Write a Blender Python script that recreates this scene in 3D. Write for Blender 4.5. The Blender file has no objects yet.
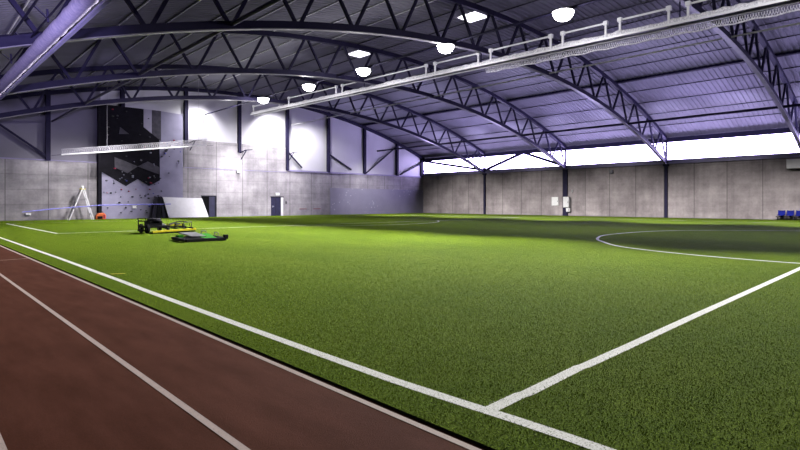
import bpy, bmesh, math, random
from mathutils import Vector, Matrix
random.seed(7)
C = bpy.context.scene.collection
PI = math.pi

# ------------------------------------------------------------------ materials
def new_mat(name):
    m = bpy.data.materials.new(name); m.use_nodes = True
    nt = m.node_tree; b = nt.nodes['Principled BSDF']
    return m, nt, b

def N(nt, kind, **kw):
    n = nt.nodes.new(kind)
    for k, v in kw.items(): setattr(n, k, v)
    return n

def ramp(nt, fac, stops):
    r = N(nt, 'ShaderNodeValToRGB'); e = r.color_ramp.elements
    while len(e) < len(stops): e.new(0.5)
    for i, (p, c) in enumerate(stops):
        e[i].position = p; e[i].color = (*c, 1)
    nt.links.new(fac, r.inputs[0]); return r.outputs[0]

def noise(nt, vec, scale, detail=3, rough=.55):
    n = N(nt, 'ShaderNodeTexNoise'); n.inputs['Scale'].default_value = scale
    n.inputs['Detail'].default_value = detail; n.inputs['Roughness'].default_value = rough
    nt.links.new(vec, n.inputs['Vector']); return n.outputs['Fac']

def mapping(nt, scale):
    g = N(nt, 'ShaderNodeNewGeometry'); mp = N(nt, 'ShaderNodeMapping')
    mp.inputs['Scale'].default_value = scale
    nt.links.new(g.outputs['Position'], mp.inputs['Vector']); return mp.outputs[0]

def mixc(nt, fac, a, b, mode='MIX'):
    m = N(nt, 'ShaderNodeMix', data_type='RGBA', blend_type=mode)
    for s, v in ((m.inputs[0], fac), (m.inputs[6], a), (m.inputs[7], b)):
        if isinstance(v, (int, float)): s.default_value = v
        elif isinstance(v, tuple): s.default_value = (*v, 1)
        else: nt.links.new(v, s)
    return m.outputs[2]

def math_(nt, op, a, b=None):
    m = N(nt, 'ShaderNodeMath', operation=op)
    for s, v in zip(m.inputs, (a, b)):
        if v is None: continue
        if isinstance(v, (int, float)): s.default_value = v
        else: nt.links.new(v, s)
    return m.outputs[0]

def plain(name, col, rough=.6, metal=0.0, var=.25, scale=3.0):
    m, nt, b = new_mat(name)
    f = noise(nt, mapping(nt, (1, 1, 1)), scale, 4)
    lo = tuple(c * (1 - var) for c in col); hi = tuple(min(1, c * (1 + var)) for c in col)
    nt.links.new(ramp(nt, f, [(.3, lo), (.7, hi)]), b.inputs['Base Color'])
    b.inputs['Roughness'].default_value = rough; b.inputs['Metallic'].default_value = metal
    if rough >= .6: b.inputs['Specular IOR Level'].default_value = .12
    return m

def emit(name, col, strength):
    m, nt, b = new_mat(name)
    b.inputs['Base Color'].default_value = (*[min(1, c) for c in col], 1)
    b.inputs['Emission Color'].default_value = (*col, 1)
    b.inputs['Emission Strength'].default_value = strength
    return m

def turf_mat():
    m, nt, b = new_mat('turf')
    p1 = mapping(nt, (1, 1, 1))
    big = noise(nt, mapping(nt, (.35, .12, .3)), 1.0, 3)
    mid = noise(nt, p1, 2.2, 4)
    fine = noise(nt, p1, 55, 3, .7)
    vf = noise(nt, p1, 210, 2, .85)
    c = ramp(nt, big, [(.3, (.112, .198, .009)), (.7, (.175, .268, .02))])
    c = mixc(nt, .35, c, ramp(nt, mid, [(.3, (.096, .178, .007)), (.7, (.195, .28, .024))]))
    c = mixc(nt, .8, c, ramp(nt, fine, [(.38, (.2, .24, .2)), (.62, (1.25, 1.2, 1.1))]), 'MULTIPLY')
    c = mixc(nt, .7, c, ramp(nt, vf, [(.35, (.2, .24, .2)), (.62, (1.35, 1.3, 1.2))]), 'MULTIPLY')
    nt.links.new(c, b.inputs['Base Color'])
    b.inputs['Roughness'].default_value = .85
    b.inputs['Specular IOR Level'].default_value = .03
    bp = N(nt, 'ShaderNodeBump'); bp.inputs['Strength'].default_value = .7; bp.inputs['Distance'].default_value = .03
    nt.links.new(math_(nt, 'ADD', fine, vf), bp.inputs['Height']); nt.links.new(bp.outputs[0], b.inputs['Normal'])
    return m

def paint_mat(name, col, speck=(.05, .09, .03), scale=70, thr=(.30, .40)):
    m, nt, b = new_mat(name)
    p1 = mapping(nt, (1, 1, 1))
    f = noise(nt, p1, scale, 3, .7)
    g = noise(nt, p1, 9, 3)
    k = ramp(nt, f, [(thr[0], speck), (thr[1], col)])
    k = mixc(nt, .35, k, ramp(nt, g, [(.3, (.75, .75, .75)), (.7, (1.05, 1.05, 1.05))]), 'MULTIPLY')
    nt.links.new(k, b.inputs['Base Color']); b.inputs['Roughness'].default_value = .8
    return m

def track_mat():
    m, nt, b = new_mat('track_rubber')
    p1 = mapping(nt, (1, 1, 1))
    big = noise(nt, p1, .8, 4); fine = noise(nt, p1, 120, 3, .75); st = noise(nt, mapping(nt, (2.5, .5, 1)), 2, 5)
    c = ramp(nt, big, [(.3, (.080, .027, .016)), (.7, (.118, .043, .028))])
    c = mixc(nt, .5, c, ramp(nt, st, [(.35, (.068, .023, .014)), (.75, (.138, .055, .039))]))
    c = mixc(nt, .7, c, ramp(nt, fine, [(.3, (.55, .55, .55)), (.72, (1.3, 1.3, 1.3))]), 'MULTIPLY')
    nt.links.new(c, b.inputs['Base Color']); b.inputs['Roughness'].default_value = .8
    b.inputs['Specular IOR Level'].default_value = .04
    bp = N(nt, 'ShaderNodeBump'); bp.inputs['Strength'].default_value = .5; bp.inputs['Distance'].default_value = .008
    nt.links.new(fine, bp.inputs['Height']); nt.links.new(bp.outputs[0], b.inputs['Normal'])
    return m

def concrete_mat(name, axis, lo, hi, panel=2.95, off=0.0, course=1.26):
    """cast panels: cloudy stains, rain streaks, vertical and horizontal joints"""
    m, nt, b = new_mat(name)
    p1 = mapping(nt, (1, 1, 1))
    cloud = noise(nt, p1, .55, 5, .6); fine = noise(nt, p1, 6, 4)
    streak = noise(nt, mapping(nt, (1.6, 1.6, .12)), 1.3, 4)
    band = noise(nt, mapping(nt, (.12, .12, 1.5)), 1.2, 3)
    c = ramp(nt, cloud, [(.3, lo), (.68, hi)])
    c = mixc(nt, .35, c, ramp(nt, streak, [(.3, (.55, .55, .55)), (.6, (1.1, 1.1, 1.1))]), 'MULTIPLY')
    c = mixc(nt, .3, c, ramp(nt, band, [(.35, (.65, .65, .65)), (.6, (1.1, 1.1, 1.1))]), 'MULTIPLY')
    c = mixc(nt, .35, c, ramp(nt, fine, [(.3, (.7, .7, .7)), (.7, (1.15, 1.15, 1.15))]), 'MULTIPLY')
    sx = N(nt, 'ShaderNodeSeparateXYZ'); g = N(nt, 'ShaderNodeNewGeometry'); nt.links.new(g.outputs['Position'], sx.inputs[0])
    u = math_(nt, 'ADD', sx.outputs['X' if axis == 'x' else 'Y'], 100 * panel - off)
    fu = math_(nt, 'MODULO', u, panel)
    jv = math_(nt, 'LESS_THAN', fu, .07)
    fz = math_(nt, 'MODULO', math_(nt, 'ADD', sx.outputs['Z'], course * 10 - .02), course)
    jh = math_(nt, 'MULTIPLY', math_(nt, 'LESS_THAN', fz, .05), .45)
    j = math_(nt, 'MAXIMUM', jv, jh)
    c = mixc(nt, math_(nt, 'MULTIPLY', j, .6), c, (.06, .055, .06))
    nt.links.new(c, b.inputs['Base Color']); b.inputs['Roughness'].default_value = .8
    bp = N(nt, 'ShaderNodeBump'); bp.inputs['Strength'].default_value = .25
    nt.links.new(fine, bp.inputs['Height']); nt.links.new(bp.outputs[0], b.inputs['Normal'])
    return m

def speckle_mat(name, base, spot, scale, thr):
    m, nt, b = new_mat(name)
    p1 = mapping(nt, (1, 1, 1))
    v = N(nt, 'ShaderNodeTexVoronoi'); v.inputs['Scale'].default_value = scale; nt.links.new(p1, v.inputs['Vector'])
    d = math_(nt, 'LESS_THAN', v.outputs['Distance'], thr)
    msk = math_(nt, 'GREATER_THAN', noise(nt, p1, .25, 3), .52)
    c = mixc(nt, math_(nt, 'MULTIPLY', d, msk), base, spot)
    c = mixc(nt, .3, c, ramp(nt, noise(nt, p1, 1.0, 4), [(.3, (.7, .7, .7)), (.7, (1.1, 1.1, 1.1))]), 'MULTIPLY')
    nt.links.new(c, b.inputs['Base Color']); b.inputs['Roughness'].default_value = .7
    return m

M = {}
M['turf'] = turf_mat()
M['pile'] = plain('turf_blades', (.235, .37, .012), .8, 0, .3, 40)
M['pile_white'] = plain('painted_blades', (.82, .83, .80), .8, 0, .1, 40)
M['turf_side'] = plain('shaded_turf_edge', (.006, .009, .004), .9)  # near-black: shadow along the turf edge painted into the side
M['line'] = paint_mat('white_line_paint', (.84, .85, .82), (.16, .2, .12), 75, (.36, .46))
M['yellow_line'] = paint_mat('yellow_line_paint', (.55, .45, .02))
M['track'] = track_mat()
M['track_line'] = paint_mat('track_line_paint', (.52, .42, .40), (.16, .07, .055), 110, (.26, .42))
M['slab'] = plain('slab', (.12, .12, .12), .9)
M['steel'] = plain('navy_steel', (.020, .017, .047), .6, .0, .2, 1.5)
M['flange'] = plain('flange_lit', (.20, .19, .22), .5, .0, .2, 1.5)  # light caught under the bottom chords, painted as a paler tone
M['purlin'] = plain('galvanised_purlin_shaded', (.03, .03, .045), .6, .0, .2, 2)  # right-hand purlins: backlit darkness painted into the colour
M['purlin_pale'] = plain('galvanised_purlin_lit', (.88, .87, .88), .6, .0, .1, 2)  # left-hand purlins: lamp light on the metal painted into the colour
M['deck'] = plain('roof_deck_metal', (.21, .205, .24), .8, .0, .12, .5)
M['conc_g'] = concrete_mat('concrete_end_wall', 'x', (.25, .235, .255), (.47, .44, .465), 2.95, .15)
M['conc_w'] = concrete_mat('concrete_side_wall', 'y', (.24, .205, .22), (.46, .405, .425), 2.75, .1, 5.0)
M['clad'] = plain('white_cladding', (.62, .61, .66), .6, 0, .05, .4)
M['clad_dark'] = plain('darker_cladding', (.22, .21, .26), .7, 0, .08, .4)  # darker than the white cladding, left of the climbing wall
M['purlin_pale2'] = plain('tie_steel', (.12, .11, .17), .6, 0, .15, 1)
M['ledge'] = plain('steel_ledge', (.30, .27, .45), .5, 0, .2, 1)  # lavender window light mixed into the steel colour
M['pad'] = speckle_mat('ball_marked_panel', (.30, .285, .37), (.75, .74, .8), 3.0, .16)
M['pane'] = emit('daylight_glazing', (.62, .53, 1.0), 20)
M['mull'] = plain('white_mullion', (.6, .58, .7), .5)
M['climb'] = plain('lavender_climbing_panel', (.33, .315, .43), .7, 0, .12, .8)
M['climb_pale'] = plain('pale_climbing_panel', (.44, .42, .52), .7, 0, .12, .8)
M['climb_dark'] = plain('black_climbing_panel', (.010, .009, .014), .8)
M['climb_grey'] = plain('grey_climbing_facet', (.085, .08, .10), .6)
M['hold_dark'] = plain('dark_hold', (.02, .02, .03), .5)
M['hold_red'] = plain('red_hold', (.30, .03, .06), .6)
M['hold_grey'] = plain('grey_hold', (.25, .25, .32), .5)
M['hold_blue'] = plain('blue_hold', (.05, .06, .4), .5)
M['white'] = plain('white_vinyl', (.86, .85, .88), .5, 0, .05)
M['offwhite'] = plain('white_enamel', (.7, .69, .72), .45, 0, .06)
M['black'] = plain('black_rubber', (.010, .010, .012), .7)
M['dgrey'] = plain('dark_grey_vinyl', (.03, .028, .04), .65)
M['navy'] = plain('navy_door', (.018, .017, .055), .5)
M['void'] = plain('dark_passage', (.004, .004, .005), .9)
M['alu'] = plain('aluminium', (.55, .55, .56), .35, .4, .1)
M['yellow'] = plain('yellow_paint', (.72, .62, .015), .45, 0, .1)
M['green'] = plain('green_paint', (.02, .20, .008), .8, 0, .15)
M['gsteel'] = plain('grey_steel', (.19, .185, .22), .6, .2, .2)
M['orange'] = plain('orange_plastic', (.62, .13, .03), .5, 0, .15)
M['blue'] = plain('blue_plastic', (.006, .012, .20), .7, 0, .15)
M['rope'] = plain('blue_rope', (.30, .30, .95), .6)
M['fabric'] = plain('pale_lavender_fabric', (.72, .66, .98), .8, 0, .2, 9)
M['rail'] = plain('lavender_rail', (.62, .56, .92), .5, 0, .08)
M['net'] = plain('rolled_white_net', (.72, .70, .80), .8, 0, .35, 14)
M['net_cord'] = plain('net_cord', (.42, .41, .46), .8, 0, .1)
M['tube'] = plain('white_tube', (.85, .84, .88), .4, 0, .05)
M['lens'] = emit('lamp_lens', (1, .985, 1), 22)
M['lens_far'] = emit('lamp_lens_far', (1, .98, 1), 8)
M['sky_pane'] = emit('rooflight_pane', (.93, .9, 1), 2.2)

# ------------------------------------------------------------------ mesh helpers
class MB:
    def __init__(s): s.v = []; s.f = []
    def add(s, vs, fs):
        o = len(s.v); s.v += [tuple(q) for q in vs]; s.f += [tuple(i + o for i in q) for q in fs]; return s
    def box(s, x0, x1, y0, y1, z0, z1):
        vs = [(x, y, z) for z in (z0, z1) for y in (y0, y1) for x in (x0, x1)]
        return s.add(vs, [(0, 2, 3, 1), (4, 5, 7, 6), (0, 1, 5, 4), (2, 6, 7, 3), (0, 4, 6, 2), (1, 3, 7, 5)])
    def bar(s, a, b, w, h=None, up=(0, 0, 1)):
        a, b = Vector(a), Vector(b); h = h or w; d = (b - a).normalized(); u = Vector(up)
        if abs(d.dot(u)) > .95: u = Vector((0, 1, 0))
        r = d.cross(u).normalized(); u = r.cross(d)
        vs = [p + r * (sx * w / 2) + u * (sz * h / 2) for p in (a, b) for sx, sz in ((-1, -1), (1, -1), (1, 1), (-1, 1))]
        return s.add(vs, [(3, 2, 1, 0), (4, 5, 6, 7), (0, 1, 5, 4), (1, 2, 6, 5), (2, 3, 7, 6), (3, 0, 4, 7)])
    def tube(s, pts, rad, n=10, cap=True):
        P = [Vector(q) for q in pts]; R = rad if isinstance(rad, (list, tuple)) else [rad] * len(P)
        vs = []
        for i, q in enumerate(P):
            d = (P[min(i + 1, len(P) - 1)] - P[max(i - 1, 0)]).normalized()
            u = Vector((0, 0, 1)) if abs(d.z) < .95 else Vector((0, 1, 0))
            r = d.cross(u).normalized(); u = r.cross(d)
            for k in range(n):
                t = 2 * PI * k / n; vs.append(q + r * (R[i] * math.cos(t)) + u * (R[i] * math.sin(t)))
        fs = [(i * n + k, i * n + (k + 1) % n, (i + 1) * n + (k + 1) % n, (i + 1) * n + k) for i in range(len(P) - 1) for k in range(n)]
        if cap: fs += [tuple(range(n))[::-1], tuple((len(P) - 1) * n + k for k in range(n))]
        return s.add(vs, fs)
    def poly_y(s, pts, y0, y1):      # polygon in the XZ plane, extruded along Y
        n = len(pts); vs = [(x, y0, z) for x, z in pts] + [(x, y1, z) for x, z in pts]
        return s.add(vs, [tuple(range(n)), tuple(range(2 * n - 1, n - 1, -1))] + [(i, i + n, (i + 1) % n + n, (i + 1) % n) for i in range(n)])
    def poly_x(s, pts, x0, x1):      # polygon in the YZ plane, extruded along X
        n = len(pts); vs = [(x0, y, z) for y, z in pts] + [(x1, y, z) for y, z in pts]
        return s.add(vs, [tuple(range(n)), tuple(range(2 * n - 1, n - 1, -1))] + [(i, i + n, (i + 1) % n + n, (i + 1) % n) for i in range(n)])
    def ribbon(s, pts, w, z):        # flat line along a ground polyline
        P = [Vector((a, b, 0)) for a, b in pts]; vs = []
        for i, q in enumerate(P):
            d = (P[min(i + 1, len(P) - 1)] - P[max(i - 1, 0)]).normalized(); nrm = Vector((-d.y, d.x, 0))
            vs += [q + nrm * w / 2 + Vector((0, 0, z)), q - nrm * w / 2 + Vector((0, 0, z))]
        return s.add(vs, [(2 * i, 2 * i + 1, 2 * i + 3, 2 * i + 2) for i in range(len(P) - 1)])
    def ball(s, c, r, n=8, sx=1, sy=1, sz=1):
        vs = []; m = n // 2
        for i in range(m + 1):
            a = PI * i / m
            for k in range(n):
                t = 2 * PI * k / n
                vs.append((c[0] + sx * r * math.sin(a) * math.cos(t), c[1] + sy * r * math.sin(a) * math.sin(t), c[2] + sz * r * math.cos(a)))
        return s.add(vs, [(i * n + k, (i + 1) * n + k, (i + 1) * n + (k + 1) % n, i * n + (k + 1) % n) for i in range(m) for k in range(n)])
    def build(s, name, mat, parent=None, bevel=0, smooth=False, origin=None):
        org = Vector(parent['_o']) if parent is not None else Vector(origin or (0, 0, 0))
        me = bpy.data.meshes.new(name)
        me.from_pydata([tuple(Vector(q) - org) for q in s.v], [], s.f); me.update()
        bm = bmesh.new(); bm.from_mesh(me); bmesh.ops.remove_doubles(bm, verts=bm.verts, dist=1e-5)
        bmesh.ops.recalc_face_normals(bm, faces=bm.faces)
        if bevel: bmesh.ops.bevel(bm, geom=list(bm.edges), offset=bevel, segments=2, affect='EDGES', profile=.5, clamp_overlap=True)
        bm.to_mesh(me); bm.free()
        for m in (mat if isinstance(mat, (list, tuple)) else [mat]): me.materials.append(m)
        if smooth:
            for p in me.polygons: p.use_smooth = True
        o = bpy.data.objects.new(name, me); C.objects.link(o)
        if parent is not None: o.parent = parent
        else: o.location = org
        o['_o'] = list(org)
        return o

def tag(o, label, cat, group=None, kind=None):
    if label: o['label'] = label
    if cat: o['category'] = cat
    if group: o['group'] = group
    if kind: o['kind'] = kind
    return o

def thing(name, label, cat, loc, group=None):
    o = bpy.data.objects.new(name, None); C.objects.link(o); o.location = loc; o['_o'] = list(loc)
    o.empty_display_size = .2
    return tag(o, label, cat, group)

def struct(o, label=None):
    o['kind'] = 'structure'
    if label: o['label'] = label
    return o

def copy_tree(o, parent=None):
    c = o.copy(); C.objects.link(c)
    if parent is not None: c.parent = parent
    for ch in [q for q in o.children]:
        copy_tree(ch, c)
    return c

# ------------------------------------------------------------------ dimensions (metres; X across the hall, Y along it)
XL, XR, YG, YB = -.9, 54.9, 52.6, -4.0
XC = 27.5
def arc(x, top, R): return top - R + math.sqrt(R * R - (x - XC) ** 2)
def zt(x): return arc(x, 13.05, 74)         # top chord
def zb(x): return arc(x, 10.62, 74)         # bottom chord
def zr(x): return arc(x, 13.42, 74)         # underside of the deck
TRUSS_Y = [8.15, 19.15, 30.0, 41.4]

# ------------------------------------------------------------------ ground
o = MB().box(XL - .5, XR + .5, YB - 8, YG + .5, -.4, -.06).build('floor', M['slab']); struct(o)
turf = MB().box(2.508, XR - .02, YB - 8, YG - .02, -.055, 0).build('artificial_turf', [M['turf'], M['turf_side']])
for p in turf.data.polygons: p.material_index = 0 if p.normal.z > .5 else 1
struct(turf, 'green artificial turf football pitch')
track = MB().box(XL, 2.505, YB - 8, YG - .02, -.058, -.015).build('running_track', M['track'])
struct(track, 'brown red rubber running track beside the turf')

side = [(2.985, 46.0), (2.985, 27), (2.985, 16), (2.935, 10.5), (2.905, 9.0), (2.885, 5.6), (2.88, 4.1), (2.885, 3.1), (2.915, 2.4), (2.94, 2.0), (2.955, 1.6), (2.957, .8), (2.957, -3), (2.957, YB - 7)]
def line(name, mb, mat=None): return mb.build(name, mat or M['line'], turf)
line('touchline', MB().ribbon(side, .105, .003))
line('touchline', MB().ribbon([(46.3, -11), (46.3, 45.5)], .105, .002))
hw = [(2.98, 2.19), (3.35, 2.2), (3.4, 2.185), (3.9, 2.2), (4.3, 2.215), (4.36, 2.2), (5.2, 2.2), (7, 2.21), (46.3, 2.21)]
line('halfway_line', MB().ribbon(hw, .105, .002))
def crad(d):                       # the hand-painted circle is a little flat on its far-left side
    for (d0, r0), (d1, r1) in zip(CR, CR[1:]):
        if d0 <= d <= d1:
            t = (d - d0) / (d1 - d0); t = t * t * (3 - 2 * t); return r0 + (r1 - r0) * t
CR = [(0, 9.3), (20, 9.3), (50, 8.95), (88, 8.45), (112, 8.58), (128, 8.72), (148, 9.08), (180, 9.13), (360, 9.3)]
circ = [(24.61 + crad(k * 2.5) * math.cos(math.radians(k * 2.5)), 2.21 + crad(k * 2.5) * math.sin(math.radians(k * 2.5))) for k in range(145)]
line('centre_circle', MB().ribbon(circ, .11, .003))
line('goal_line', MB().ribbon([(2.95, 45.5), (46.3, 45.5)], .10, .0035))
line('penalty_area_line', MB().ribbon([(5.34, 45.5), (5.34, 28.93)], .12, .002))
line('penalty_area_line', MB().ribbon([(5.28, 28.98), (43.9, 28.98)], .11, .003))
line('penalty_area_line', MB().ribbon([(43.88, 45.5), (43.88, 28.93)], .12, .002))
a0 = math.asin(5.5 / 9.15)
arcp = [(24.61 + 9.15 * math.cos(t), 34.48 + 9.15 * math.sin(t)) for t in [PI + a0 + (PI - 2 * a0) * k / 40 for k in range(41)]]
line('penalty_arc', MB().ribbon(arcp, .11, .0035))
line('yellow_line', MB().ribbon([(3.06, 11.66), (3.32, 11.6)], .07, .004), M['yellow_line'])
# short pile of the turf in the foreground: individual blades, green or painted white on the lines
def side_x(y):
    for (x1, y1), (x0, y0) in zip(side, side[1:]):
        if y0 <= y <= y1: return x0 + (x1 - x0) * (y - y0) / (y1 - y0)
    return 2.957
rg = random.Random(11); vs = []; fs = []; mi = []
for gx in [k * .25 for k in range(10, 60)]:
    for gy in [k * .25 for k in range(-6, 62)]:
        dd = math.hypot(gx + .125, gy + .125)
        vx, vy = gx * .7228 - gy * .691, gx * .691 + gy * .7228        # depth and sideways offset as seen from the trackside
        if vy < 2.6 or abs(vx) > .86 * vy + .6 or dd > 15: continue
        dens = 4200 * min(1, (4.6 / dd) ** 1.6) * min(1, max(0, (15 - dd) / 9)) ** 1.3
        for _ in range(int(dens * .0625 + rg.random())):
            x, y = gx + rg.random() * .25, gy + rg.random() * .25
            if x < 2.512: continue
            on = (abs(x - side_x(y)) < .052 or (abs(y - 2.205) < .05 and x > 2.9))
            t = rg.random() * 2 * PI; h = rg.uniform(.003, .007) if on else rg.uniform(.006, .015); w = rg.uniform(.0018, .0034) * (1 + max(0, dd - 5) * .05); ln = rg.uniform(.006, .018)
            cx_, sx_ = math.cos(t), math.sin(t); b = len(vs)
            vs += [(x - sx_ * w, y + cx_ * w, 0), (x + sx_ * w, y - cx_ * w, 0), (x + cx_ * ln, y + sx_ * ln, h)]
            fs.append((b, b + 1, b + 2)); mi.append(1 if on else 0)
me = bpy.data.meshes.new('turf_pile'); me.from_pydata(vs, [], fs); me.materials.append(M['pile']); me.materials.append(M['pile_white'])
me.polygons.foreach_set('material_index', mi); me.update()
o = bpy.data.objects.new('turf_pile', me); C.objects.link(o); o.parent = turf; o['kind'] = 'stuff'
def tline(name, mb): return mb.build(name, M['track_line'], track)
tline('track_edge_line', MB().ribbon([(2.442, YB - 7), (2.442, YG - .1)], .05, -.012))
tline('lane_line', MB().ribbon([(1.461, YB - 7), (1.461, YG - .1)], .05, -.012))
tline('lane_line', MB().ribbon([(.428, YB - 7), (.428, YG - .1)], .05, -.012))
tline('lane_line', MB().ribbon([(-.515, YB - 7), (-.515, YG - .1)], .05, -.012))
tline('start_mark', MB().ribbon([(1.49, 16.5), (2.415, 16.64)], .04, -.0125))

# ------------------------------------------------------------------ end wall
def roofprofile(x0, x1, n, f): return [(x0 + (x1 - x0) * k / n, f(x0 + (x1 - x0) * k / n)) for k in range(n + 1)]
CONC_LOW, CONC_HIGH = 5.2, 7.85
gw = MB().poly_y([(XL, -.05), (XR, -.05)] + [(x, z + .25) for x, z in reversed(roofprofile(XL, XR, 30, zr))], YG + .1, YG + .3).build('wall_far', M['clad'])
struct(gw, 'far end wall with white cladding above concrete')
MB().poly_y([(XL, -.05), (20.45, -.05), (20.45, 5.05), (XL, 5.05)], YG - .05, YG + .12).build('concrete_panel', M['conc_g'], gw)
MB().poly_y([(20.45, -.05), (22.2, -.05), (22.2, 2.17), (23.75, 2.17), (23.75, -.05), (30.17, -.05), (30.17, 2.15), (31.48, 2.15), (31.48, -.05), (32.25, -.05), (32.25, CONC_HIGH), (20.45, CONC_HIGH)], YG, YG + .12).build('concrete_panel', M['conc_g'], gw)
MB().poly_y([(32.25, -.05), (XR, -.05), (XR, CONC_LOW), (32.25, CONC_LOW)], YG, YG + .12).build('concrete_panel', M['conc_g'], gw)
MB().poly_y([(XL, 5.05), (13.0, 5.05)] + [(x, zr(x) - .1) for x in (13, 10, 7, 4, 1, XL)], YG + .05, YG + .11).build('cladding_panel', M['clad_dark'], gw)
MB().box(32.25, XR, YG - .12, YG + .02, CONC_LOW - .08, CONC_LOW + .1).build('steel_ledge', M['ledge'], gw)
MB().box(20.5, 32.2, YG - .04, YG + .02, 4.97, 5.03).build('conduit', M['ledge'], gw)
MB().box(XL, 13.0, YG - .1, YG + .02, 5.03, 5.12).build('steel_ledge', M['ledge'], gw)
for x, zlow in [(3.1, 5.05), (9.0, 5.05), (14.8, 5.05), (20.62, 7.4), (26.33, 6.9), (32.25, 5.2), (38.05, 5.2), (43.85, 5.2), (49.7, 5.2), (54.6, 5.2)]:
    MB().box(x - .17, x + .17, YG - .22, YG + .11, zlow, zr(x) - .05).build('column', M['steel'], gw)
for a, b in [((5.0, 8.3), (8.95, 5.35)), ((32.35, 7.3), (34.2, 5.6)), ((38.2, 7.4), (41.6, 5.7)), ((49.6, 9.3), (44.1, 5.4)), ((54.7, 7.3), (50.2, 5.4))]:
    MB().bar((a[0], YG - .12, a[1]), (b[0], YG - .12, b[1]), .12, .16).build('brace', M['steel'], gw)
eb = MB(); pr = roofprofile(XL, XR, 30, lambda x: zr(x) - .3)
for p, q in zip(pr, pr[1:]): eb.bar((p[0], YG - .15, p[1]), (q[0], YG - .15, q[1]), .3, .34)
eb.build('edge_beam', M['steel'], gw)
for x, z in [(20.9, 7.45), (26.4, 6.85), (32.3, 7.0)]:
    MB().bar((x, YG - .1, z), (x + .25, YG - .9, z + .25), .08).bar((x + .25, YG - .9, z + .25), (x + 1.0, YG - .9, z + .35), .08).bar((x + .1, YG - .1, z - .7), (x + .3, YG - .9, z + .2), .06).build('wall_bracket', M['steel'], gw)
MB().box(33.9, 34.9, YG - .05, YG + .02, .72, .78).box(35.9, 36.9, YG - .05, YG + .02, .72, .78).build('pipe', M['hold_red'], gw)
MB().box(32.05, 32.17, YG - .06, YG + .02, 1.35, 1.65).build('switch_box', M['dgrey'], gw)
# lower ball-marked panel
o = MB().box(38.3, XR - .04, YG - .1, YG, .0, 3.32).build('wall_padding', M['pad'])
tag(o, 'lavender grey wall padding with white ball marks along the right part of the far wall', 'wall padding')

# doors in the end wall
d = MB().box(22.2, 23.75, YG + .02, YG + .1, 0, 2.17).build('door_1', M['void']); struct(d, 'open doorway behind the white board')  # unlit depth of the doorway painted as a near-black sheet
MB().box(23.02, 23.62, YG - .02, YG + .03, 0, 2.1).build('door_leaf', M['navy'], d)
MB().box(22.16, 23.8, YG - .05, YG + .03, 2.13, 2.22).box(23.68, 23.8, YG - .05, YG + .03, 0, 2.15).build('door_frame', M['dgrey'], d)
d = MB().box(30.2, 31.42, YG + .02, YG + .09, 0, 2.1).build('door_2', M['navy']); struct(d, 'navy blue closed door with pale right jamb')
MB().box(30.1, 31.8, YG - .05, YG + .03, 2.08, 2.19).build('door_head', M['dgrey'], d)
MB().box(31.44, 31.72, YG - .05, YG + .03, 0, 2.08).build('door_jamb', M['white'], d)
MB().box(30.36, 30.42, YG - .04, YG + .03, .95, 1.15).box(30.42, 30.55, YG - .04, YG - .02, 1.06, 1.1).build('door_handle', M['alu'], d)
MB().box(30.3, 31.3, YG - .0, YG + .03, .08, .1).box(30.78, 30.81, YG, YG + .03, .2, 2.0).build('door_panel', M['dgrey'], d)

# ------------------------------------------------------------------ side wall with clerestory
ww = MB().box(XR, XR + .3, YB - 8, YG + .3, -.05, 5.45).build('wall_right', M['conc_w']); struct(ww, 'long concrete side wall')
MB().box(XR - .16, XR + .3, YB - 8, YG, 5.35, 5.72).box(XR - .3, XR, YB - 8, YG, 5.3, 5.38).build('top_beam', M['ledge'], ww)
for y, w in [(41.4, .3), (30.0, .55), (19.15, .3), (8.15, .3), (-3, .3)]:
    MB().box(XR - .16, XR + .02, y - w / 2, y + w / 2, 0, 5.35).build('column', M['steel'], ww)
MB().box(XR - .12, XR + .3, YB - 8, YG, 7.45, 7.9).build('eaves_beam', M['steel'], ww)
ys = [YG - .1, 41.4, 30.0, 19.15, 8.15, -3.0, -12]
for i in range(len(ys) - 1):
    w = MB().box(XR + .1, XR + .14, ys[i + 1] + .04, ys[i] - .04, 5.7, 7.5).build('window_%d' % (i + 1), M['pane']); struct(w, 'bright clerestory window strip')
    MB().box(XR + .04, XR + .18, ys[i + 1] + .04, ys[i] - .04, 5.68, 5.74).box(XR + .04, XR + .18, ys[i + 1] + .04, ys[i] - .04, 7.44, 7.5).build('window_frame', M['mull'], w)
wb = MB()
wb.bar((XR - .05, 52.3, 7.5), (XR - .05, 41.6, 5.75), .3).build('wall_brace', M['steel'], ww)
MB().bar((XR - .05, 41.2, 5.75), (XR - .05, 35.6, 7.6), .3).build('wall_brace', M['steel'], ww)
MB().bar((XR - .05, 35.6, 7.6), (XR - .05, 30.3, 5.75), .3).build('wall_brace', M['steel'], ww)
MB().bar((XR - .05, 52.4, 5.75), (XR - .05, 51.6, 7.5), .1).build('wall_brace', M['steel'], ww)
wl = MB().box(XL - .3, XL, YB - 8, YG + .3, -.05, 5.2).build('wall_left', M['conc_w']); struct(wl, 'left side wall')

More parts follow.
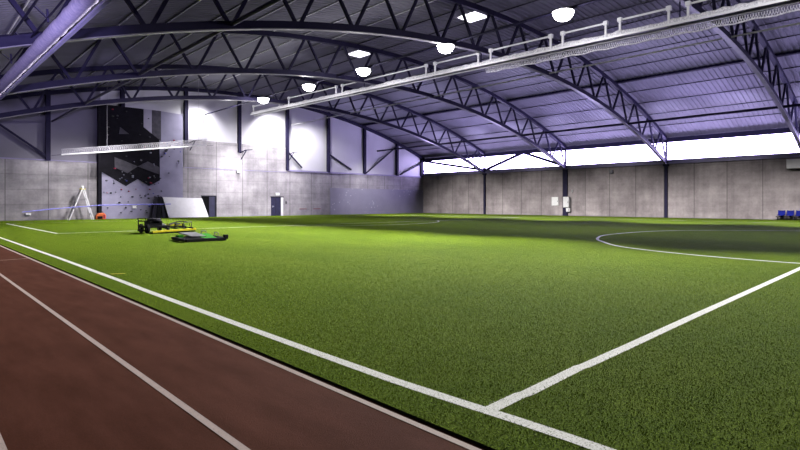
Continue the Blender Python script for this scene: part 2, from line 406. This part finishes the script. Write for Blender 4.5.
# ------------------------------------------------------------------ roof: ribbed deck with purlins
mb = MB(); nx = 44; P, D = .36, .05
yy = []
k = YB - 8
while k < YG + .3:
    yy += [(k, 0), (k + P * .5, 0), (k + P * .6, D), (k + P * .9, D)]; k += P
xs = [XL - .6 + (XR + 1.4 - XL) * i / nx for i in range(nx + 1)]
vs = [(x, y, zr(x) + h) for (y, h) in yy for x in xs]; n1 = nx + 1
mb.add(vs, [(j * n1 + i, j * n1 + i + 1, (j + 1) * n1 + i + 1, (j + 1) * n1 + i) for j in range(len(yy) - 1) for i in range(nx)])
ceil = mb.build('ceiling', M['deck']); struct(ceil, 'ribbed metal barrel roof')
lid = MB(); pr = roofprofile(XL - .6, XR + .8, 44, lambda x: zr(x) + .25)
lid.poly_y(pr + [(x, z + .1) for x, z in reversed(pr)], YB - 8, YG + .3).build('roof_skin', M['slab'], ceil)
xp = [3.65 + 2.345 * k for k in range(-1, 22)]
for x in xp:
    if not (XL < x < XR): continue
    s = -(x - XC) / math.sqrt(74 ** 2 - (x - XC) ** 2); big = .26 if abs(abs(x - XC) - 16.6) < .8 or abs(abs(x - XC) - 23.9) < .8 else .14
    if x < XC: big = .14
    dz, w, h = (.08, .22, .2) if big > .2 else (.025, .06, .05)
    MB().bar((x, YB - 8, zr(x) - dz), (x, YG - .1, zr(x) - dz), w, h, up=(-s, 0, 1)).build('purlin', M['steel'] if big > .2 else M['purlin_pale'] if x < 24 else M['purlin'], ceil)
for y in (21.0, 32.5):
    s = MB().box(25.9, 27.2, y - .7, y + .7, zr(26.5) - .06, zr(26.5) + .02).build('rooflight', M['sky_pane'], ceil)

# ------------------------------------------------------------------ trusses
STEP = 3.045
def make_truss(Y, label):
    root = thing('roof_truss', label, 'roof truss', (XC, Y, 5.5), 'arched roof trusses')
    x0, x1 = XC - 9 * STEP, XC + 9 * STEP
    for nm, f, w, h in (('bottom_chord', zb, .22, .30), ('top_chord', zt, .26, .28)):
        m = MB(); pts = [(x0 + (x1 - x0) * k / 48, f(x0 + (x1 - x0) * k / 48)) for k in range(49)]
        vs = []
        for i, (x, z) in enumerate(pts):
            a, b = pts[max(i - 1, 0)], pts[min(i + 1, 48)]; d = Vector((b[0] - a[0], b[1] - a[1])).normalized(); nx_, nz_ = -d.y, d.x
            for sy, sn in ((-1, -1), (1, -1), (1, 1), (-1, 1)): vs.append((x + nx_ * sn * h / 2, Y + sy * w / 2, z + nz_ * sn * h / 2))
        fs = [(i * 4 + k, i * 4 + (k + 1) % 4, i * 4 + 4 + (k + 1) % 4, i * 4 + 4 + k) for i in range(48) for k in range(4)] + [(3, 2, 1, 0), (192, 193, 194, 195)]
        ch = m.add(vs, fs).build(nm, M['steel'], root)
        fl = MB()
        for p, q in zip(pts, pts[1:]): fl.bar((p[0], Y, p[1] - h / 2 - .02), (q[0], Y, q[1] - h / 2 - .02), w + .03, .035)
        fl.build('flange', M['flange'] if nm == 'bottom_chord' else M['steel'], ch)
    nb = [XC + STEP * k for k in range(-9, 10)]
    nt_ = [XC + STEP * (k + .5) for k in range(-9, 9)]
    for i, xt in enumerate(nt_):
        for xb in (nb[i], nb[i + 1]):
            MB().bar((xb + (.12 if xb < xt else -.12), Y, zb(xb) + .1), (xt + (-.12 if xb < xt else .12), Y, zt(xt) - .1), .13, .13).build('web_member', M['steel'], root)
    for x in (x0, x1):
        MB().bar((x, Y, zb(x)), (x, Y, zt(x)), .16, .16, up=(1, 0, 0)).build('end_post', M['steel'], root)
        MB().box(x - .3 if x < XC else x - .25, x + .25 if x < XC else x + .1, Y - .25, Y + .25, zb(x) - .25, zb(x) + .1).build('bearing_block', M['steel'], root)
    return root
t0 = make_truss(TRUSS_Y[1], 'dark navy arched roof truss landing on the thin column, second from the right end')
for y, lb in ((TRUSS_Y[0], 'dark navy arched roof truss at the upper right edge, nearest the camera'),
              (TRUSS_Y[2], 'dark navy arched roof truss landing on the dark column with electrical cabinets'),
              (TRUSS_Y[3], 'dark navy arched roof truss nearest the far end wall')):
    t = copy_tree(t0); t.location = (XC, y, 5.5); t['label'] = lb
    t['_o'] = [XC, y, 5.5]

# longitudinal ties on the bottom chords
for x, lb, mt, r in ((9.25, 'dark steel tie bar running along the hall through the left truss ends', 'purlin_pale2', .085),
                 (22.4, 'dark steel tie bar carrying the row of hanging lamps', 'steel', .06),
                 (32.6, 'thin pale tie bar running below the trusses right of the net roll', 'tube', .05),
                 (45.75, 'dark steel tie bar running along the hall above the clerestory', 'steel', .1)):
    z = zb(x) + .02
    o = MB().tube([(x, YB - 4, z), (x, YG - .4, z)], r, 8).build('tie_bar', M[mt]); tag(o, lb, 'tie bar', 'tie bars along the hall')

# ------------------------------------------------------------------ hanging lamps
lampY = [12.2, 19.4, 26.6, 33.0, 39.8]
lampL = ['glaring white high bay lamp, nearest and largest of the lamp row',
         'bright high bay lamp in the row, second from the near end',
         'bright high bay lamp in the middle of the lamp row',
         'small oval high bay lamp, second from the far end of its row',
         'small oval high bay lamp hanging closest to the far end wall']
def make_lamp(y, lb):
    x, z = 22.1, 10.28
    root = thing('high_bay_lamp', lb, 'lamp', (x, y, z - .1), 'high bay lamps')
    MB().tube([(x, y, z - .03), (x, y, z + .01), (x, y, z + .05), (x, y, z + .10)], [.5, .48, .3, .16], 20).build('housing', M['offwhite'], root, smooth=False)
    MB().tube([(x, y, z - .42), (x, y, z - .38), (x, y, z - .28), (x, y, z - .15), (x, y, z - .03)], [.1, .25, .38, .45, .47], 20).build('lens', M['lens'], root, smooth=True)  # lens swollen into a large dome to imitate the lamp's glare
    MB().bar((x, y, z + .05), (x + .2, y, zb(22.4) - .05), .05).build('hanger', M['steel'], root)
    return root
l0 = make_lamp(lampY[0], lampL[0])
for y, lb in zip(lampY[1:], lampL[1:]):
    l = copy_tree(l0); l.location = (22.1, y, 10.18); l['label'] = lb

# ------------------------------------------------------------------ divider net rolled up below the ridge
def rz(y): return 9.40 + (y - 8) * .0185
X0 = 25.0
ya, yb = -3.0, 47.2
root = thing('divider_net_roll', 'long white rolled divider net with carrier rails hanging below the roof ridge', 'rolled net', (X0, 22, rz(22)))
MB().bar((X0 - .16, ya, rz(ya)), (X0 - .16, yb, rz(yb)), .10, .10).build('carrier_rail', M['tube'], root)
MB().bar((X0 + .22, ya, rz(ya) - .05), (X0 + .22, yb, rz(yb) - .05), .10, .10).build('carrier_rail', M['tube'], root)
m = MB(); pts = []; rr = []
n = 170
for k in range(n + 1):
    y = ya + (yb - ya) * k / n; pts.append((X0 + .05 + random.uniform(-.03, .03), y, rz(y) + .14 + random.uniform(-.02, .02))); rr.append(.15 + random.uniform(-.03, .04))
m.tube(pts, rr, 9).build('net_bundle', M['net'], root)
m = MB()
for k in range(230):                       # loose loops of net hanging under the near part
    y = ya + 22 * k / 230; y2 = y + .09
    m.bar((X0 + .3, y, rz(y) - .05), (X0 + .34, y2, rz(y) - .3 - random.uniform(0, .1)), .018).bar((X0 + .34, y2, rz(y) - .32), (X0 + .3, y2 + .09, rz(y) - .05), .018)
m.tube([(X0 + .34, ya + 22 * k / 60, rz(ya + 22 * k / 60) - .36 + .03 * math.sin(k * 1.7)) for k in range(61)], .035, 6)
m.build('net_fringe', M['net'], root)
segs = [(46.8, 42.0), (40.4, 33.4), (32.6, 23.6), (22.8, 19.3), (18.4, 14.5), (13.8, 11.5), (10.8, 8.6), (7.8, 2.0)]
for y1, y0 in segs:
    t = MB().tube([(X0 - .05, y0, rz(y0) + .78), (X0 - .05, y1, rz(y1) + .78)], .05, 8).build('drive_tube', M['tube'], root)
    for y in (y0, y1):
        MB().bar((X0 - .05, y, rz(y) - .05), (X0 - .05, y, rz(y) + .9), .09, .09).box(X0 - .14, X0 + .04, y - .1, y + .1, rz(y) + .68, rz(y) + .88).build('bracket', M['tube'], root)
for y in TRUSS_Y: MB().bar((X0, y, rz(y)), (X0, y, zb(X0)), .05).build('hanger', M['steel'], root)

# ------------------------------------------------------------------ rolled curtain at the upper left
A, B = Vector((3.0, 9.4, 5.93)), Vector((3.0, 29.3, 6.3))
root = thing('rolled_curtain', 'pale lavender rolled fabric curtain slung below the trusses, upper left corner', 'rolled curtain', (3.0, 19, 6.0))
m = MB(); pts = []; rr = []
for k in range(61):
    p = A.lerp(B, k / 60); pts.append((p.x + random.uniform(-.008, .008), p.y, p.z)); rr.append(.185 + random.uniform(-.01, .01))
m.tube(pts, rr, 18).build('fabric_roll', M['fabric'], root, smooth=True)
MB().bar(A + Vector((.2, 0, -.2)), B + Vector((.2, 0, -.2)), .09, .07).build('bottom_rail', M['rail'], root)
MB().tube([A + Vector((-.16, 0, .33)), B + Vector((-.16, 0, .33))], .028, 6).build('cable', M['steel'], root)
MB().tube([A + Vector((-.5, 0, .55)), B + Vector((-.5, 0, .55))], .035, 6).build('cable', M['steel'], root)
for k in (.2, .36, .52, .68, .84):
    p = A.lerp(B, k); q = [(p + Vector((.26 * math.cos(t), 0, .26 * math.sin(t)))) for t in [2 * PI * i / 16 for i in range(17)]]
    s = MB().bar(p + Vector((-.16, 0, .2)), p + Vector((-.18, 0, .55)), .05).bar(p + Vector((-.5, -.1, .55)), p + Vector((-.16, .1, .34)), .04).build('hanger_clip', M['steel'], root)

# ------------------------------------------------------------------ climbing wall
CW = YG - .35
root = thing('climbing_wall', 'tall lavender climbing wall with black cube pattern and scattered holds', 'climbing wall', (16.5, CW, 0))
base = MB().poly_y([(13.0, 0), (20.2, 0), (20.2, 10.2), (18.1, 10.3), (13.0, 10.3)], CW, YG - .02).build('panel', M['climb'], root)
MB().box(12.72, 13.0, CW - .05, YG - .02, 0, 10.3).build('side_panel', M['climb_dark'], root)
y0, y1 = CW - .05, CW + .01
MB().poly_y([(12.97, 4.26), (13.98, 3.63), (14.99, 3.01), (16.0, 3.69), (17.03, 3.06), (18.0, 3.63), (17.95, 7.52), (16.51, 8.6), (16.51, 10.3), (12.97, 10.3)], y0, y1).build('black_panel', M['climb_dark'], root)
y0 -= .03
for pts in ([(14.49, 8.4), (15.25, 7.83), (14.4, 7.75)], [(14.03, 5.62), (15.0, 5.27), (16.0, 4.87), (15.1, 4.2), (14.03, 4.7)],
            [(16.0, 4.87), (16.9, 5.38), (17.94, 4.88), (17.94, 4.19), (17.02, 4.5)]):
    MB().poly_y(pts, y0, y0 + .04).build('grey_facet', M['climb_grey'], root)
MB().poly_y([(17.27, 8.02), (18.1, 7.4), (18.1, 10.3), (17.27, 10.3)], CW - .05, CW + .01).build('dark_stripe', M['climb_grey'], root)
MB().poly_y([(16.53, 8.62), (17.25, 8.05), (17.25, 10.3), (16.53, 10.3)], CW - .045, CW + .01).build('pale_panel', M['climb_pale'], root)
for k in range(96):
    x, z = random.uniform(13.15, 20.05), random.uniform(.5, 10.0)
    if k % 3 == 0: x, z = random.uniform(13.2, 18), random.uniform(.5, 4)
    dark = 12.97 < x < 18 and 3.6 < z < 7.5
    if dark: mt = random.choice(['hold_red', 'hold_grey', 'hold_blue', 'hold_dark', 'hold_grey', 'hold_grey'])
    else: mt = random.choice(['hold_dark'] * 6 + ['hold_red', 'hold_blue'])
    r = random.uniform(.05, .10)
    MB().ball((x, CW - .1, z), r, 6, 1.2, .7, .8).build('climbing_hold', M[mt], root)
MB().box(15.55, 15.9, CW - .1, CW, .95, 1.2).build('rule_board', M['white'], root)
MB().bar((19.0, CW - .1, 7.1), (18.6, CW - .2, 6.6), .1).bar((18.6, CW - .2, 6.6), (18.45, CW - .2, 6.45), .2).build('climbing_volume', M['hold_dark'], root)

# rolled safety net strung across the climbing wall
root = thing('safety_net', 'white safety net bunched between two cables in front of the climbing wall', 'net', (14.5, 49, 6.2))
a1, b1 = Vector((9.3, 49, 5.32)), Vector((21.2, 49, 6.98)); a2, b2 = Vector((9.3, 49, 5.75)), Vector((21.2, 49, 7.55))
MB().tube([a1, b1], .06, 6).build('lower_cable', M['white'], root)
MB().tube([a2, b2], .025, 6).build('upper_cable', M['net_cord'], root)
m = MB(); n = 70
for k in range(n):
    p, q = a1.lerp(b1, k / n), a2.lerp(b2, min(1, (k + .9) / n)); m.bar(p, q, .013)
    p, q = a1.lerp(b1, min(1, (k + .9) / n)), a2.lerp(b2, k / n); m.bar(p, q, .013)
for k in range(1, 6): m.bar(a1.lerp(a2, k / 6), b1.lerp(b2, k / 6), .02)
m.build('mesh', M['net_cord'], root)
MB().bar(a1, (8.6, 48.9, 5.2), .03).bar(b1, (21.9, 49.1, 7.05), .03).build('tether', M['steel'], root)

for px in (12.6, 20.4):
    t = (px - 9.3) / 11.9; p = a2.lerp(b2, t)
    MB().tube([p, (px, 49, zr(px) - .01)], .012, 6).build('suspension_cord', M['net_cord'], root)

# blue rope
pts = [(7.0, 51, .72), (9, 51, .95), (12.55, 51, 1.25), (15.5, 51, 1.30), (18.6, 51.1, 1.35)]
o = MB().tube(pts, .045, 6).build('blue_rope', M['rope']); tag(o, 'thin blue rope strung low across the climbing wall', 'rope')

# mats leaning on the wall
def mat_board(name, x0, x1, yb_, yt, h, skew0, skew1, t, mt, label, group=None):
    root = thing(name, label, 'mat', ((x0 + x1) / 2, yb_, 0), group)
    m = MB(); vs = []
    for (x, y, z) in ((x0, yb_, 0), (x1, yb_, 0), (x1 + skew1, yt, h), (x0 + skew0, yt, h + .1)): vs += [(x, y, z), (x, y + t, z)]
    m.add(vs, [(0, 2, 4, 6), (1, 7, 5, 3), (0, 1, 3, 2), (2, 3, 5, 4), (4, 5, 7, 6), (6, 7, 1, 0)]).build('mat_face', mt, root, bevel=.02)
    e = MB()
    e.bar((x0 + .03, yb_ - .012, .02), (x1 - .03, yb_ - .012, .02), .03).build('edge_strip', M['dgrey'], root)
    return root
mat_board('crash_mat', 18.55, 22.5, 51.45, 51.95, 1.92, -.38, -.5, .12, M['white'], 'large white crash mat leaning on the wall before the open doorway')
for i, (x0, x1, k0, k1, lb) in enumerate(((17.05, 17.45, .42, .30, 'dark folded mat leaning beside the climbing wall, leftmost of the dark three'),
                                          (17.5, 17.95, .27, .05, 'dark folded mat leaning between two other dark mats'),
                                          (18.0, 18.4, .02, -.15, 'dark folded mat leaning right against the white crash mat'))):
    mat_board('folded_mat', x0, x1, 51.62, 52.05, 2.0, k0, k1, .1, M['dgrey'] if i != 1 else M['black'], lb, 'dark folded mats')

# ------------------------------------------------------------------ stepladder
lx, ly = 11.3, 51.4
root = thing('stepladder', 'white aluminium stepladder standing open before the far wall', 'ladder', (lx, ly, 0))
ap = 2.62
for s in (-.24, .24):
    MB().bar((lx - 1.05, ly + s * 1.25, 0), (lx - .08, ly + s, ap), .12, .09).build('front_rail', M['offwhite'], root)
    MB().bar((lx + .78, ly + s * 1.35, 0), (lx + .08, ly + s, ap), .11, .09).build('rear_rail', M['offwhite'], root)
for k in range(1, 8):
    t = k / 8; x = lx - 1.05 + .97 * t
    MB().box(x - .08, x + .08, ly - .3 + .05 * t, ly + .3 - .05 * t, ap * t - .02, ap * t + .02).build('step', M['alu'], root)
for t in (.2, .45, .7):
    x = lx + .78 - .7 * t; MB().bar((x, ly - .28, ap * t), (x, ly + .28, ap * t), .05).build('rear_brace', M['alu'], root)
MB().box(lx - .2, lx + .2, ly - .28, ly + .28, ap, ap + .06).build('top_cap', M['yellow'], root, bevel=.01)
MB().bar((lx - .35, ly, 1.72), (lx + .35, ly, 1.72), .03).build('spreader', M['gsteel'], root)
o = MB().tube([(lx, ly, ap + .06), (lx, ly, ap + .2), (lx + .03, ly, ap + .3)], [.11, .12, .07], 10).tube([(lx - .1, ly, ap + .2), (lx - .08, ly, ap + .36), (lx + .08, ly, ap + .36), (lx + .1, ly, ap + .2)], .012, 6).build('paint_pot', M['white'])
tag(o, 'small white pot standing on top of the stepladder', 'pot')

# orange bag / tool case
bx, by = 12.6, 51.0
root = thing('tool_bag', 'orange and black tool bag on the turf beside the stepladder', 'bag', (bx, by, 0))
MB().poly_y([(bx - .42, .02), (bx + .36, .02), (bx + .4, .34), (bx + .25, .58), (bx - .2, .56), (bx - .4, .36)], by - .22, by + .22).build('body', M['orange'], root, bevel=.04)
MB().box(bx - .3, bx + .1, by - .26, by - .2, .08, .3).build('pocket', M['black'], root, bevel=.02)
MB().tube([(bx - .18, by, .52), (bx - .12, by, .68), (bx + .14, by, .7), (bx + .22, by, .54)], .025, 8).build('handle', M['black'], root)
MB().box(bx + .18, bx + .3, by - .25, by - .2, .12, .42).build('flap', M['hold_red'], root, bevel=.015)

# ------------------------------------------------------------------ turf groomer with the yellow beam
def wheel(x, y, r, w, root, axis='x'):
    m = MB(); a = [(x - w / 2, y, r), (x - w / 3, y, r), (x + w / 3, y, r), (x + w / 2, y, r)]
    t = m.tube(a, [r * .85, r, r, r * .85], 18).build('wheel', M['black'], root)
    MB().tube([(x - w / 2 - .01, y, r), (x + w / 2 + .01, y, r)], r * .45, 12).build('hub', M['gsteel'], t)
    return t
gx, gy = 8.85, 26.3
root = thing('turf_groomer', 'black motorised turf groomer with yellow brush beam on the pitch', 'turf groomer', (gx, gy, 0))
MB().box(7.86, 9.25, 25.9, 26.9, .26, .36).bar((7.86, 25.9, .1), (7.86, 25.9, .58), .06).bar((7.86, 26.9, .1), (7.86, 26.9, .58), .06).bar((7.86, 25.87, .58), (7.86, 26.93, .58), .05).bar((7.86, 25.9, .14), (7.86, 26.9, .14), .1).build('chassis', M['black'], root, bevel=.015)
MB().box(8.1, 8.85, 26.0, 26.7, .30, .60).build('engine', M['black'], root, bevel=.04)
MB().tube([(8.5, 26.3, .60), (8.5, 26.3, .68), (8.5, 26.3, .71)], [.36, .36, .28], 16).build('engine_cover', M['dgrey'], root)
MB().box(8.22, 8.72, 26.0, 26.06, .46, .56).build('grille', M['gsteel'], root, bevel=.01)
MB().tube([(8.78, 26.2, .42), (8.86, 26.2, .42), (9.05, 26.2, .38), (9.2, 26.2, .3)], [.05, .07, .05, .04], 10).build('exhaust', M['gsteel'], root)
MB().bar((7.9, 26.9, .56), (7.85, 27.0, .70), .04).bar((8.3, 26.9, .5), (8.3, 27.0, .70), .04).bar((7.85, 27.0, .70), (8.3, 27.0, .70), .04).build('steering_bar', M['black'], root)
wheel(8.0, 25.98, .22, .16, root); wheel(8.0, 26.85, .22, .16, root); wheel(9.05, 25.82, .15, .12, root); wheel(9.05, 26.9, .2, .14, root)
MB().bar((8.1, 25.6, .09), (10.72, 25.85, .15), .1, .10).build('brush_beam', M['yellow'], root, bevel=.012)
MB().bar((8.95, 26.45, .36), (10.2, 26.45, .36), .08, .08).build('upper_beam', M['yellow'], root, bevel=.008)
MB().bar((8.12, 25.62, .025), (10.7, 25.87, .05), .07, .05).build('brush_bristles', M['black'], root)
for x in (9.15, 9.6, 10.05, 10.5):
    MB().bar((x, 25.75, .2), (x, 26.95, .24), .05).bar((x, 26.1, .2), (x, 26.1, .44), .035).build('crossbar', M['black'], root)
MB().tube([(10.05, 25.9, .2), (10.05, 25.9, .50), (10.5, 25.9, .50), (10.5, 25.9, .2)], .028, 6).tube([(10.05, 26.9, .2), (10.05, 26.9, .50), (10.5, 26.9, .50), (10.5, 26.9, .2)], .028, 6).bar((10.22, 25.9, .53), (10.22, 26.9, .53), .03).build('guard_rail', M['gsteel'], root)
MB().bar((9.1, 26.92, .24), (10.6, 26.92, .26), .06).build('rear_bar', M['black'], root)
MB().bar((9.3, 26.2, .4), (9.9, 26.7, .46), .06).bar((9.6, 26.0, .4), (10.2, 26.6, .42), .05).build('linkage', M['dgrey'], root)
wheel(10.55, 26.85, .13, .09, root)

root.scale = (.82, 1, 1); root.location.x = 9.087

# drag brush frame
root = thing('drag_brush', 'flat black drag brush frame with green and grey plates on the pitch', 'drag brush', (8.5, 19.8, 0))
MB().bar((7.42, 18.95, .1), (9.35, 18.95, .1), .16, .14).build('front_brush', M['black'], root, bevel=.02)
MB().bar((7.42, 18.95, .1), (7.72, 20.8, .1), .16, .13).build('side_brush', M['black'], root, bevel=.02)
MB().bar((9.35, 18.95, .1), (9.72, 20.6, .1), .14, .13).build('side_brush', M['black'], root, bevel=.02)
MB().bar((7.72, 20.8, .1), (9.72, 20.6, .1), .14, .13).build('rear_brush', M['black'], root, bevel=.02)
MB().bar((7.5, 19.5, .1), (8.5, 19.35, .12), .12, .1).bar((7.6, 20.1, .1), (8.5, 19.9, .12), .12, .1).build('inner_bar', M['dgrey'], root, bevel=.01)
MB().add([(8.45, 19.3, .15), (9.1, 19.25, .15), (9.25, 20.3, .30), (8.6, 20.4, .30), (8.45, 19.3, .11), (9.1, 19.25, .11), (9.25, 20.3, .26), (8.6, 20.4, .26)],
         [(0, 1, 2, 3), (7, 6, 5, 4), (0, 4, 5, 1), (1, 5, 6, 2), (2, 6, 7, 3), (3, 7, 4, 0)]).build('green_plate', M['green'], root)
MB().box(7.72, 7.95, 20.2, 20.5, .14, .26).build('green_bracket', M['green'], root)
MB().add([(8.2, 19.9, .22), (8.75, 19.55, .22), (8.8, 20.7, .36), (8.0, 20.75, .36), (8.2, 19.9, .16), (8.75, 19.55, .16), (8.8, 20.7, .3), (8.0, 20.75, .3)],
         [(0, 1, 2, 3), (7, 6, 5, 4), (0, 4, 5, 1), (1, 5, 6, 2), (2, 6, 7, 3), (3, 7, 4, 0)]).build('grey_plate', M['gsteel'], root)
MB().tube([(8.9, 20.3, .3), (8.9, 20.35, .42), (9.15, 20.35, .42), (9.15, 20.3, .3)], .02, 6).build('lift_handle', M['gsteel'], root)
MB().tube([(9.25, 19.7, .25), (9.25, 19.75, .36), (9.45, 19.75, .36), (9.45, 19.7, .25)], .02, 6).build('lift_handle', M['gsteel'], root)
MB().box(9.28, 9.46, 18.86, 19.04, .1, .3).build('end_cap', M['black'], root, bevel=.02)

root.scale = (.78, 1, .8); root.location.x = 8.26

# ------------------------------------------------------------------ things on the side wall
def wbox(name, y0, y1, z0, z1, dpt, mt, label, cat):
    XR = 54.9 - (.17 if 29 < y0 < 29.4 and z0 < 2 else 0)
    root = thing(name, label, cat, (XR, (y0 + y1) / 2, z0))
    MB().box(XR - dpt, XR - .005, y0, y1, z0, z1).build('housing', M[mt], root, bevel=.02)
    MB().box(XR - dpt - .02, XR - dpt + .005, y0 + .05, y1 - .05, z0 + .05, z1 - .05).build('front_cover', M[mt], root)
    MB().box(XR - dpt - .04, XR - dpt - .015, y0 + .08, y0 + .13, (z0 + z1) / 2 - .08, (z0 + z1) / 2 + .08).build('latch', M['gsteel'], root)
    return root
wbox('wall_board', 30.87, 31.75, 1.15, 2.15, .08, 'white', 'square white board fixed on the concrete left of the dark column', 'board')
wbox('electrical_cabinet', 29.35, 30.05, .95, 2.15, .35, 'offwhite', 'tall pale electrical cabinet mounted on the dark column', 'electrical cabinet')
wbox('junction_box', 29.3, 29.75, .45, .88, .22, 'offwhite', 'small white box low on the dark column, under the electrical cabinet', 'electrical box')
wbox('alarm_sounder', 29.1, 29.25, 2.65, 2.95, .12, 'offwhite', 'tiny white sounder above and right of the electrical cabinet', 'alarm')
wbox('wall_speaker', 24.45, 24.85, 4.6, 4.95, .25, 'gsteel', 'small grey box high on the side wall under the clerestory', 'speaker')
wbox('wall_heater', 7.9, 9.3, 4.35, 5.15, .8, 'offwhite', 'large pale grey heater unit high on the wall above the blue seats', 'heater')

# emergency light, camera, socket on the end wall
def gbox(name, x0, x1, z0, z1, dpt, mt, label, cat, y=None):
    y = y or YG - .005
    root = thing(name, label, cat, ((x0 + x1) / 2, y, z0))
    MB().box(x0, x1, y - dpt, y, z0, z1).build('housing', M[mt], root, bevel=.02)
    MB().box(x0 + .04, x1 - .04, y - dpt - .02, y - dpt + .005, z0 + .04, z1 - .04).build('cover', M['white'], root)
    return root
gbox('emergency_light', 30.65, 31.2, 2.3, 2.62, .15, 'offwhite', 'white emergency light over the navy door', 'emergency light')
gbox('wall_light', 25.98, 26.4, 4.68, 4.98, .25, 'offwhite', 'white wall light on the concrete under the middle column', 'wall light')
gbox('socket_box', 7.42, 7.8, .42, .62, .1, 'offwhite', 'small white socket box low on the wall left of the stepladder', 'socket box', YG - .06)

# blue seats
root = thing('seat_row', 'row of blue plastic shell seats on a dark beam at the right edge', 'seats', (XR - .45, 9.2, 0))
MB().box(XR - .5, XR - .42, 7.6, 10.1, .22, .3).build('beam', M['black'], root)
for y in (9.95, 8.8, 7.7): MB().box(XR - .5, XR - .42, y - .04, y + .04, 0, .24).box(XR - .7, XR - .2, y - .05, y + .05, 0, .03).build('leg', M['black'], root)
for i in range(4):
    y = 9.7 - i * .62
    m = MB(); vs = []
    prof = [(-.42, .36), (-.36, .40), (-.1, .36), (.02, .38), (.10, .55), (.15, .80)]
    for (dx, z) in prof:
        for sy, lift in ((-.25, .035), (-.12, 0), (.12, 0), (.25, .035)): vs.append((XR - .45 + dx, y + sy, z + lift))
    fs = [(r * 4 + k, r * 4 + k + 1, r * 4 + 5 + k, r * 4 + 4 + k) for r in range(len(prof) - 1) for k in range(3)]
    m.add(vs, fs); s = m.build('seat', M['blue'], root)
    md = s.modifiers.new('shell', 'SOLIDIFY'); md.thickness = .03
    MB().box(XR - .52, XR - .4, y - .06, y + .06, .28, .36).build('seat_mount', M['black'], s)

# ------------------------------------------------------------------ lights
def spot(name, loc, aim, power, ang, blend=.6, col=(1, .98, .97), size=.3):
    l = bpy.data.lights.new(name, 'SPOT'); l.energy = power; l.spot_size = math.radians(ang); l.spot_blend = blend
    l.color = col; l.shadow_soft_size = size
    o = bpy.data.objects.new(name, l); C.objects.link(o); o.location = loc
    o.rotation_euler = (Vector(aim) - Vector(loc)).to_track_quat('-Z', 'Y').to_euler(); return o
def point(name, loc, power, col=(1, .98, 1), size=.35):
    l = bpy.data.lights.new(name, 'POINT'); l.energy = power; l.color = col; l.shadow_soft_size = size
    o = bpy.data.objects.new(name, l); C.objects.link(o); o.location = loc; return o
WARM = (1, .975, .92)
for y, pw in zip([1.5] + lampY + [46.5], [10500, 16500, 15500, 14000, 12500, 11500, 10500]):
    spot('lamp_beam', (21.8, y, 9.7), (8.0, y - 1, 0), pw, 86, .75, WARM)
for y in [4.5] + lampY + [45.6]:  # first and last have no lamp, added to brighten the net roll
    point('lamp_glow', (21.8, y, 9.68), 300, (1, .98, 1), .3)
for y in (4, 14, 24, 34, 44):  # added row of spots without fixtures, lighting the far half
    spot('far_half_fill', (33.2, y, 10.0), (45.8, y, 0), 27000, 59, 1, WARM)
# added spots without fixtures that wash the end wall
spot('wall_wash', (22.3, YG - 2.2, 11.4), (21.6, YG, 7.5), 1800, 125, 1, (1, .98, 1))
spot('wall_wash', (29.2, YG - 2.2, 11.4), (31.0, YG, 7.0), 3600, 130, 1, (1, .98, 1))
spot('wall_wash', (42.0, YG - 7.5, 8.6), (44.5, YG, 1.0), 3000, 70, 1, (1, .97, .99))
spot('wall_wash', (33.6, YG - 3.2, 10.6), (35.5, YG, 6.0), 1900, 120, 1, (1, .98, 1))
spot('wall_wash', (26.0, YG - 2.2, 10.2), (24.9, YG, 0), 4800, 54, 1, (1, .98, 1))
spot('wall_wash', (27.0, YG - 14, 9.6), (27.5, YG, 2.5), 14000, 66, 1, (1, .97, .98))
spot('wall_wash', (14.0, YG - 8, 8.5), (10.5, YG, .3), 4200, 70, 1, (1, .97, .97))
spot('curtain_fill', (-.4, 3.0, 2.6), (2.4, 19.0, 5.9), 18000, 25, 1, (.62, .55, 1))  # unseen spot added to brighten the rolled curtain
for y in (3, 13.5, 24.5, 35.7, 46):  # added without fixtures, lighting the right side of the roof lavender
    spot('roof_fill', (48.0, y, 5.3), (42.5, y, 11.5), 2400, 160, 1, (.60, .53, 1), .6)
for y in (2, 13, 24, 35, 46):  # added without fixtures, lifting the dark band on the pitch
    spot('dark_band_fill', (28.0, y, 9.4), (28.0, y, 0), 1700, 100, 1, WARM)
for y in (2, 13.5, 24.5, 35.7, 46):  # added lavender spots, no fixtures, for the roof right of the ridge
    spot('ridge_fill', (37.5, y, 7.5), (39.0, y, 13), 1000, 128, 1, (.68, .64, 1), .6)
for k in range(9):  # added without fixtures, brightening the roof along the eaves
    y = 1.0 + k * 5.4
    spot('eaves_fill', (45.6, y, 5.6), (53.5, y, 10.2), 3300, 66, 1, (.66, .60, 1), .5)

w = bpy.data.worlds.new('hall_ambient'); bpy.context.scene.world = w; w.use_nodes = True
bg = w.node_tree.nodes['Background']; bg.inputs[0].default_value = (.62, .58, .9, 1); bg.inputs[1].default_value = .09

# ------------------------------------------------------------------ camera
cam = bpy.data.cameras.new('camera'); cam.sensor_width = 36; cam.lens = 521.77 * 36 / 800; cam.shift_y = -21.9 / 800
cam.clip_start = .05; cam.clip_end = 300
co = bpy.data.objects.new('camera', cam); C.objects.link(co)
co.location = (0, 0, 1.4376); co.rotation_euler = (PI / 2, 0, -.7632)
sc = bpy.context.scene; sc.camera = co
sc.view_settings.view_transform = 'Standard'; sc.view_settings.look = 'None'
sc.cycles.diffuse_bounces = 0; sc.cycles.glossy_bounces = 2
sc.view_settings.exposure = 0; sc.view_settings.gamma = 1
for o in bpy.data.objects:
    if '_o' in o: del o['_o']
